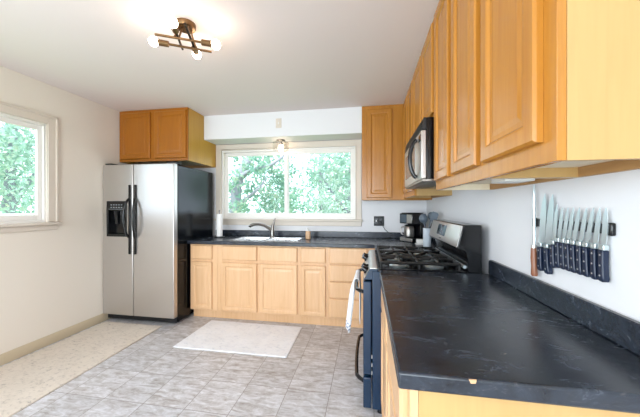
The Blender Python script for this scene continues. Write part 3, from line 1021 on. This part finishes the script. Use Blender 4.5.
cable = [(OX + 0.012, B - 0.04, OZ - 0.012), (OX + 0.03, B - 0.06, OZ - 0.05), (OX + 0.06, B - 0.075, OZ - 0.10), (OX + 0.12, B - 0.09, OZ - 0.15), (OX + 0.19, B - 0.11, OZ - 0.185), (OX + 0.26, B - 0.14, OZ - 0.202), (CMX + 0.03, CMY + 0.12, CBOT + 0.03)]
m.tube([cm_local(p) for p in cable], 0.0035, 8)
co = m.build('power_cord', 'black_matte', t)
m = MB()
m.tube([cm_local((OX + 0.012, B - 0.0115, OZ - 0.008)), cm_local((OX + 0.012, B - 0.036, OZ - 0.008))], [0.016, 0.012], 10)
m.build('plug', 'black_matte', co)
t.location = (CMX, CMY, CBOT)
t.rotation_euler = (0, 0, CMR)

t = thing('wall_outlet', (OX - 0.009, B, OZ), 'black two-gang wall outlet above the back counter with a cord plugged in', 'outlet')
MB().box(OX - 0.071, OX + 0.053, B - 0.008, B - 0.001, OZ - 0.06, OZ + 0.06).build('cover_plate', 'black_matte', t, 0.002)
for x in (OX - 0.043, OX + 0.012):
    MB().box(x - 0.017, x + 0.017, B - 0.0105, B - 0.0078, OZ - 0.034, OZ + 0.034).build('receptacle', 'black', t, 0.001)
MB().box(OX - 0.048, OX - 0.038, B - 0.016, B - 0.0103, OZ - 0.006, OZ + 0.01).build('toggle', 'white_plastic', t, 0.001)

KX, KY = 0.562, 2.80
o = MB().lathe([(0.0001, 0.0), (0.033, 0), (0.036, 0.01), (0.037, 0.175), (0.039, 0.182), (0.035, 0.182), (0.033, 0.172), (0.031, 0.012), (0.0001, 0.012)], (KX, KY, CBOT + 0.0005), 28).build('utensil_crock', 'crock', loc=(KX, KY, CBOT))
tag(o, 'pale grey utensil crock on the counter beside the range backguard', 'crock')
def utensil(name, label, cat, foot, head, kind, material, handle_mat, k=1.0):
    foot, head = Vector(foot), Vector(head)
    t = thing(name, foot, label, cat, 'utensils in the crock')
    d = (head - foot).normalized()
    ln = (head - foot).length
    m = MB(); m.tube([foot, foot + d * ln * 0.8], 0.0055, 8)
    m.build('handle', handle_mat, t)
    m = MB()
    up = Vector((0.2, 0.98, 0.0)).cross(d).normalized()
    side = d.cross(up).normalized()
    if kind == 'ladle':
        prof = [(r_ * k, h_ * k) for r_, h_ in ((0.030, 0.0), (0.028, -0.014), (0.018, -0.025), (0.0005, -0.03), (0.0005, -0.027), (0.016, -0.022), (0.025, -0.012), (0.027, 0.0))]
        n = 18
        vs, fs = [], []
        c = head
        for r_, h_ in prof:
            for q in range(n):
                a = 2 * PI * q / n
                vs.append(c + d * (r_ * math.cos(a)) * 1.15 + up * (r_ * math.sin(a)) + side * h_)
        for i in range(len(prof)):
            i2 = (i + 1) % len(prof)
            for q in range(n):
                fs.append((i * n + q, i * n + (q + 1) % n, i2 * n + (q + 1) % n, i2 * n + q))
        m.add(vs, fs)
        m.tube([foot + d * ln * 0.78, head - d * 0.028 * k], 0.005, 8)
    else:
        w = 0.032 if kind == 'turner' else 0.026
        out = [(-0.006, -0.055), (0.006, -0.055), (w, -0.02), (w, 0.03), (w * 0.7, 0.045), (-w * 0.7, 0.045), (-w, 0.03), (-w, -0.02)]
        vs = [head + up * a + d * b + side * s for s in (-0.002, 0.002) for a, b in out]
        n = len(out)
        m.add(vs, [tuple(range(n)), tuple(range(2 * n - 1, n - 1, -1))] + [(i, (i + 1) % n, n + (i + 1) % n, n + i) for i in range(n)])
        m.tube([foot + d * ln * 0.78, head - d * 0.05], 0.005, 8)
    m.build('head', material, t, 0.001)
zf = CBOT + 0.014
utensil('ladle', 'dark grey ladle leaning out of the crock towards the coffee maker', 'ladle', (KX + 0.012, KY - 0.012, zf), (KX - 0.038, KY - 0.022, 1.182), 'ladle', 'grey_silicone', 'grey_silicone', 1.3)
utensil('serving_spoon', 'dark grey serving spoon with a brown wooden handle standing in the crock', 'spoon', (KX - 0.005, KY + 0.014, zf), (KX - 0.022, KY + 0.026, 1.175), 'spoon', 'grey_silicone', 'brown_wood')
utensil('skimmer', 'round grey skimmer leaning towards the corner from the crock', 'skimmer', (KX - 0.010, KY - 0.006, zf), (KX + 0.044, KY + 0.028, 1.205), 'ladle', 'grey_silicone', 'grey_silicone', 1.15)
utensil('spatula', 'dark flat spatula leaning from the crock over the range backguard', 'spatula', (KX - 0.022, KY + 0.000, zf), (KX + 0.056, KY - 0.032, 1.200), 'turner', 'grey_silicone', 'iron')

t = thing('butter_dish', (0.55, 2.985, CBOT), 'small white covered butter dish between the coffee maker and the crock', 'dish')
MB().box(0.485, 0.615, 2.945, 3.025, CBOT + 0.0005, CBOT + 0.012).build('tray', 'white_plastic', t, 0.004)
MB().box(0.495, 0.605, 2.953, 3.017, CBOT + 0.0125, CBOT + 0.055).build('cover', 'white_plastic', t, 0.008, seg=3)

# ------------------------------------------------------------------ knives on the magnetic strip
WX = R - 0.0005
t = thing('magnetic_knife_strip', (WX, 1.12, 1.225), 'black magnetic knife strip mounted on the wall over the near countertop', 'knife rack')
MB().box(WX - 0.012, WX, 0.948, 1.305, 1.210, 1.240).build('bar', 'black_matte', t, 0.002)
for y in (0.9385, 1.3145):
    m = MB()
    m.prism([(y - 0.009, 1.206), (y + 0.009, 1.206), (y + 0.009, 1.244), (y - 0.009, 1.244)], 'x', WX - 0.013, WX)
    m.build('end_bracket', 'black', t, 0.004)
XF = WX - 0.0128
def blade_poly(L_, w, kind):
    """outline in (across, up), spine towards -across"""
    pts = [(-w * 0.42, 0), (-w * 0.46, L_ * 0.55), (-w * 0.34, L_ * 0.82), (0.0, L_)]
    if kind == 'chef':
        edge = [(w * 0.22, L_ * 0.86), (w * 0.44, L_ * 0.60), (w * 0.54, L_ * 0.25), (w * 0.54, 0.006), (w * 0.30, 0.0)]
    else:
        edge = [(w * 0.26, L_ * 0.84), (w * 0.48, L_ * 0.55), (w * 0.46, L_ * 0.1), (w * 0.38, 0.0)]
    return pts + edge
def knife(name, label, cat, tip, guard, bottom, w, hw, kind, group, xoff=0.0):
    """tip, guard, bottom: (y, z) on the wall"""
    x1 = XF - xoff
    t = thing(name, (x1, bottom[0], bottom[1]), label, cat, group)
    dy, dz = tip[0] - guard[0], tip[1] - guard[1]
    L_ = math.hypot(dy, dz)
    up = (dy / L_, dz / L_)
    ac = (-up[1], up[0])                       # across: towards smaller y
    m = MB()
    poly = [(guard[0] + ac[0] * a + up[0] * b, guard[1] + ac[1] * a + up[1] * b) for a, b in blade_poly(L_, w, kind)]
    m.prism(poly, 'x', x1 - 0.0022, x1)
    m.build('blade', 'blade', t)
    m = MB()
    hy, hz = guard[0] - bottom[0], guard[1] - bottom[1]
    hl = math.hypot(hy, hz)
    hu = (hy / hl, hz / hl)
    ha = (-hu[1], hu[0])
    P = lambda a, b: (bottom[0] + ha[0] * a + hu[0] * b, bottom[1] + ha[1] * a + hu[1] * b)
    h2 = hw / 2
    m.prism([P(-h2, hl), P(h2, hl), P(h2, hl - 0.016), P(-h2, hl - 0.016)], 'x', x1 - 0.010, x1 + 0.006)
    m.build('bolster', 'blade', t, 0.002)
    m = MB()
    e = hl - 0.0165
    out = [P(-h2, e), P(h2 * 0.9, e), P(h2 * 0.86, e * 0.5), P(h2 * 1.05, e * 0.2), P(h2 * 1.25, 0.010), P(h2 * 0.9, 0.0), P(-h2 * 0.7, 0.002), P(-h2 * 1.05, 0.012), P(-h2 * 0.95, e * 0.5)]
    m.prism(out, 'x', x1 - 0.0115, x1 + 0.0075)
    ho = m.build('handle', 'knife_handle', t, 0.003)
    for f in (0.2, 0.52, 0.85):
        c = P(0.0, e * f)
        MB().cyl((x1 - 0.0125, c[0], c[1]), (x1 - 0.0100, c[0], c[1]), 0.0028, 10).build('rivet', 'rivet', ho)
    return t
# honing rod
t = thing('honing_steel', (XF - 0.008, 1.285, 1.005), 'long honing steel with a brown wooden handle at the far end of the strip', 'sharpening steel')
m = MB(); m.tube([(XF - 0.0075, 1.290, 1.135), (XF - 0.006, 1.2955, 1.34), (XF - 0.006, 1.296, 1.382)], [0.006, 0.0055, 0.003], 10)
m.build('rod', 'blade', t)
m = MB(); m.tube([(XF - 0.009, 1.2915, 1.132), (XF - 0.009, 1.291, 1.120)], 0.011, 12)
m.build('collar', 'rivet', t)
m = MB(); m.tube([(XF - 0.010, 1.291, 1.1195), (XF - 0.0105, 1.289, 1.08), (XF - 0.0105, 1.287, 1.045), (XF - 0.0115, 1.283, 1.012), (XF - 0.0115, 1.2825, 1.005)], [0.0095, 0.0115, 0.0105, 0.0125, 0.009], 12)
m.build('handle', 'brown_wood', t)
knife('chef_knife', 'large chef knife with a plain blade hanging next to the honing steel', 'knife', (1.230, 1.343), (1.256, 1.146), (1.256, 1.034), 0.040, 0.024, 'chef', 'kitchen knives')
knife('santoku_knife', 'large broad-bladed knife, second after the honing steel', 'knife', (1.184, 1.338), (1.217, 1.146), (1.210, 1.031), 0.040, 0.024, 'chef', 'kitchen knives')
knife('utility_knife', 'medium black-handled knife just before the row of steak knives', 'knife', (1.160, 1.300), (1.179, 1.165), (1.177, 1.062), 0.024, 0.021, 'steak', 'kitchen knives')
G = [(1.131, 1.150, 1.148), (1.103, 1.124, 1.122), (1.077, 1.100, 1.096), (1.050, 1.074, 1.070), (1.019, 1.045, 1.043), (0.992, 1.018, 1.015), (0.968, 0.985, 0.984), (0.946, 0.954, 0.955)]
ORD = ['first steak knife in the row, right after the medium knife', 'second steak knife in the row, counting from the medium knife', 'third steak knife in the row, counting from the medium knife',
       'fourth steak knife in the row, counting from the medium knife', 'fifth steak knife in the row, counting from the medium knife', 'third-to-last steak knife before the empty end of the strip',
       'next-to-last steak knife before the empty end of the strip', 'last steak knife in the row, beside the bare end bracket']
for (yt, yg, yb), lb in zip(G, ORD):
    knife('steak_knife', lb, 'knife', (yt, 1.288), (yg, 1.178), (yb, 1.068), 0.0195, 0.0195, 'steak', 'kitchen knives')

# ------------------------------------------------------------------ ceiling light, sink light, switch
def lamp_point(name, p, energy, r):
    d = bpy.data.lights.new(name, 'POINT')
    d.energy = energy
    d.color = (1.0, 0.78, 0.52)
    d.shadow_soft_size = r
    return d
LX, LY = -1.13, 1.592
t = thing('ceiling_light', (LX, LY, H), 'bronze flush ceiling light with four crossed rods and round lit bulbs', 'ceiling light')
MB().lathe([(0.060, 0.0), (0.060, -0.022), (0.055, -0.030), (0.0001, -0.031)], (LX, LY, H - 0.0005), 32).build('canopy', 'bronze', t)
for x, y, zz in ((-1.155, 1.523, 2.325), (-1.10, 1.652, 2.325), (-1.157, 1.563, 2.34), (-1.067, 1.538, 2.34)):
    MB().cyl((x * 0.5 + LX * 0.5, y * 0.5 + LY * 0.5, H - 0.03), (x, y, zz), 0.006, 10).build('stem', 'bronze', t)
def rod(p0, p1, bulb, mat_):
    """p0: plain end, p1: where the socket begins, bulb: bulb centre"""
    p0, p1, bulb = Vector(p0), Vector(p1), Vector(bulb)
    d = (p1 - p0).normalized()
    ro = MB().cyl(p0, p1, 0.0075, 10).build('rod', mat_, t)
    MB().tube([p1, p1 + d * 0.004, p1 + d * 0.062], [0.012, 0.0185, 0.0185], 18).build('socket', 'bronze', ro)
    c = p1 + d * 0.086
    b_ = MB().sphere(c, 0.029, 18).build('bulb', 'bulb', ro)
zl = 2.318
rod((-1.247, 1.471, zl), (-1.023, 1.589, zl), (-0.947, 1.639, zl), 'bronze')
rod((-1.018, 1.702, zl), (-1.234, 1.577, zl), (-1.315, 1.513, zl), 'bronze')
zl2 = 2.334
rod((-1.205, 1.666, zl2), (-1.124, 1.492, zl2), (-1.08, 1.402, zl2), 'darkrod')
rod((-1.025, 1.436, zl2), (-1.117, 1.66, zl2), (-1.147, 1.766, zl2), 'darkrod')

SLX, SLY, SLZ = -1.082, 3.40, 2.141
t = thing('sink_light', (SLX, SLY, SLZ), 'small flush light with a clear glass shade under the soffit above the sink', 'ceiling light')
MB().lathe([(0.055, 0.0), (0.055, -0.012), (0.03, -0.020), (0.022, -0.024), (0.022, -0.058), (0.0001, -0.058)], (SLX, SLY, SLZ - 0.0005), 24).build('base', 'nickel', t)
MB().sphere((SLX, SLY, SLZ - 0.092), 0.032, 16).build('bulb', 'bulb', t)
MB().lathe([(0.024, -0.026), (0.10, -0.030), (0.102, -0.034), (0.102, -0.13), (0.0995, -0.13), (0.0995, -0.036), (0.024, -0.030)], (SLX, SLY, SLZ), 32).build('glass_shade', 'shade_glass', t)

t = thing('switch_plate', (-1.056, 3.234, 2.302), 'white switch plate on the soffit above the sink light', 'switch')
MB().box(-1.091, -1.021, 3.2285, 3.2345, 2.245, 2.360).build('plate', 'trim', t, 0.002)
MB().box(-1.062, -1.050, 3.220, 3.2288, 2.290, 2.314).build('toggle', 'white_plastic', t, 0.001)
for z in (2.272, 2.333):
    MB().cyl((-1.056, 3.2270, z), (-1.056, 3.2288, z), 0.004, 10).build('screw', 'rivet', t)

# ------------------------------------------------------------------ rugs
def rug(name, poly, h, material, label, cat, hem_mat):
    c = (sum(p[0] for p in poly) / len(poly), sum(p[1] for p in poly) / len(poly))
    t = thing(name, (c[0], c[1], 0.0), label, cat)
    ins = [(c[0] + (x - c[0]) * 0.985, c[1] + (y - c[1]) * 0.985) for x, y in poly]
    MB().prism(poly, 'z', 0.0006, h * 0.8).build('binding', hem_mat, t, 0.002)
    MB().prism(ins, 'z', h * 0.8 + 0.0002, h).build('pile', material, t, 0.001)
rug('runner_rug', [(-2.902, 0.55), (-2.150, 0.55), (-2.185, 2.688), (-2.902, 2.688)], 0.009, 'runner', 'long cream runner rug with worn grey flecks along the window wall', 'rug', 'runner')
rug('floor_mat', [(-1.765, 2.303), (-0.683, 2.303), (-0.690, 2.912), (-1.745, 2.918)], 0.009, 'mat', 'pale grey rectangular mat on the tiles in front of the sink cabinets', 'rug', 'mat')

# ------------------------------------------------------------------ outdoors
struct(MB().add([(-40, -20, -0.9), (30, -20, -0.9), (30, 40, -0.9), (-40, 40, -0.9)], [(0, 1, 2, 3)]).build('ground', 'grass', smooth=False))
def tree(label, base, trunk, branches, blobs, leaves, size, leafm, seed, spread=1.0):
    rnd = random.Random(seed)
    t = thing('tree', base, label, 'tree', 'trees outside the windows')
    m = MB()
    for pts, rr in [trunk] + branches:
        m.tube(pts, rr, 10)
    m.build('trunk', 'bark', t)
    vs, fs = [], []
    tot = sum(b[3] ** 2 for b in blobs)
    for (x, y, z, r) in blobs:
        for _ in range(int(leaves * r * r / tot)):
            while True:
                p = Vector((rnd.uniform(-1, 1), rnd.uniform(-1, 1), rnd.uniform(-1, 1)))
                if 0.25 < p.length < 1: break
            c = Vector((x, y, z)) + p * r * spread
            a = Vector((rnd.uniform(-1, 1), rnd.uniform(-1, 1), rnd.uniform(-1, 1))).normalized()
            b = a.cross(Vector((rnd.uniform(-1, 1), rnd.uniform(-1, 1), rnd.uniform(-1, 1)))).normalized()
            s = size * rnd.uniform(0.6, 1.3)
            n = len(vs)
            vs += [c - a * s, c + b * s * 0.45, c + a * s, c - b * s * 0.45]
            fs.append((n, n + 1, n + 2, n + 3))
    me = bpy.data.meshes.new('foliage')
    org = Vector(base)
    me.from_pydata([tuple(v - org) for v in vs], [], fs)
    me.materials.append(M[leafm])
    o = bpy.data.objects.new('foliage', me)
    COL.objects.link(o)
    o.parent = t
    return t
GZ = -0.9
tree('pale-barked tree with a thick forked trunk close behind the sink window', (-3.05, 6.0, GZ),
     ([(-3.05, 6.0, GZ), (-3.02, 6.0, 0.5), (-3.0, 6.0, 1.3), (-2.96, 6.0, 1.8), (-2.83, 6.05, 2.2), (-2.45, 6.1, 2.75), (-2.2, 6.1, 3.4)], [0.19, 0.15, 0.125, 0.115, 0.095, 0.08, 0.05]),
     [([(-2.90, 5.98, 1.95), (-2.65, 5.95, 2.10), (-2.35, 5.9, 2.15), (-2.1, 5.9, 2.22), (-1.85, 5.9, 2.38), (-1.66, 5.9, 2.6)], [0.08, 0.045, 0.038, 0.034, 0.026, 0.015]),
      ([(-3.0, 6.0, 1.2), (-2.8, 5.95, 1.42), (-2.55, 5.9, 1.58), (-2.33, 5.9, 1.76), (-2.2, 5.9, 1.98)], [0.065, 0.045, 0.035, 0.026, 0.012])],
     [(-2.1, 6.6, 1.5, 0.5), (-2.5, 6.7, 1.9, 0.55), (-2.2, 6.6, 1.0, 0.55), (-2.9, 6.7, 2.7, 0.6), (-2.2, 6.7, 2.3, 0.5), (-3.3, 6.8, 1.6, 0.5), (-2.9, 5.5, 1.9, 0.32), (-2.35, 5.6, 2.2, 0.3), (-2.7, 5.6, 1.3, 0.25)], 3300, 0.062, 'leaf', 3)
tree('bushy green tree filling the middle of the sink window', (-1.5, 8.9, GZ),
     ([(-1.5, 8.9, GZ), (-1.45, 8.9, 1.0), (-1.5, 8.9, 3.0)], [0.16, 0.12, 0.06]), [],
     [(-1.7, 8.8, 1.6, 1.1), (-0.6, 8.8, 1.5, 1.0), (-2.8, 8.9, 1.2, 1.0), (-1.2, 8.8, 2.6, 0.9)], 3200, 0.075, 'leaf', 11)
tree('light airy tree seen through the window pane nearest the coffee maker', (-0.4, 6.5, GZ),
     ([(-0.4, 6.5, GZ), (-0.42, 6.5, 1.0), (-0.35, 6.5, 2.8)], [0.11, 0.08, 0.04]),
     [([(-0.42, 6.5, 1.1), (-0.8, 6.5, 1.6), (-1.1, 6.5, 2.1)], [0.05, 0.035, 0.02])],
     [(-0.85, 6.4, 1.4, 0.6), (-0.2, 6.5, 2.0, 0.7), (-0.8, 6.5, 2.3, 0.6), (-0.5, 6.4, 0.9, 0.65)], 3000, 0.062, 'leaf2', 23)
tree('leafy tree outside the side window with a slim trunk', (-8.6, 5.4, GZ),
     ([(-8.6, 5.4, GZ), (-8.6, 5.4, 1.2), (-8.5, 5.5, 4.0)], [0.15, 0.12, 0.05]),
     [([(-8.6, 5.4, 1.2), (-8.3, 5.8, 2.2), (-8.2, 6.1, 3.0)], [0.07, 0.05, 0.02])],
     [(-8.5, 5.6, 2.3, 1.2), (-8.0, 5.0, 1.8, 0.9), (-8.6, 6.3, 3.0, 1.0), (-8.2, 4.4, 2.8, 1.0), (-8.4, 5.4, 3.4, 1.0)], 4200, 0.075, 'leaf2', 31)
tree('denser green tree beyond the white railing outside the side window', (-11.5, 7.2, GZ),
     ([(-11.5, 7.2, GZ), (-11.4, 7.2, 1.5), (-11.5, 7.2, 4.0)], [0.2, 0.15, 0.05]), [],
     [(-11.4, 7.0, 2.2, 1.6), (-11.2, 6.0, 1.5, 1.3), (-11.6, 8.2, 2.6, 1.4), (-11.3, 5.6, 3.2, 1.2)], 2200, 0.10, 'leaf', 37)
t = thing('deck_railing', (-7.2, 4.3, GZ), 'white painted deck railing low outside the side window', 'railing')
for y in (3.6, 4.35, 5.1):
    MB().box(-7.25, -7.15, y - 0.05, y + 0.05, GZ + 0.001, 1.2).build('post', 'siding', t, 0.005)
for z in (0.35, 1.1):
    MB().box(-7.23, -7.17, 3.65, 5.05, z, z + 0.06).build('rail', 'siding', t)
for k in range(11):
    y = 3.72 + k * 0.125
    if abs(y - 4.35) > 0.07:
        MB().box(-7.215, -7.185, y - 0.018, y + 0.018, 0.41, 1.1).build('baluster', 'siding', t)
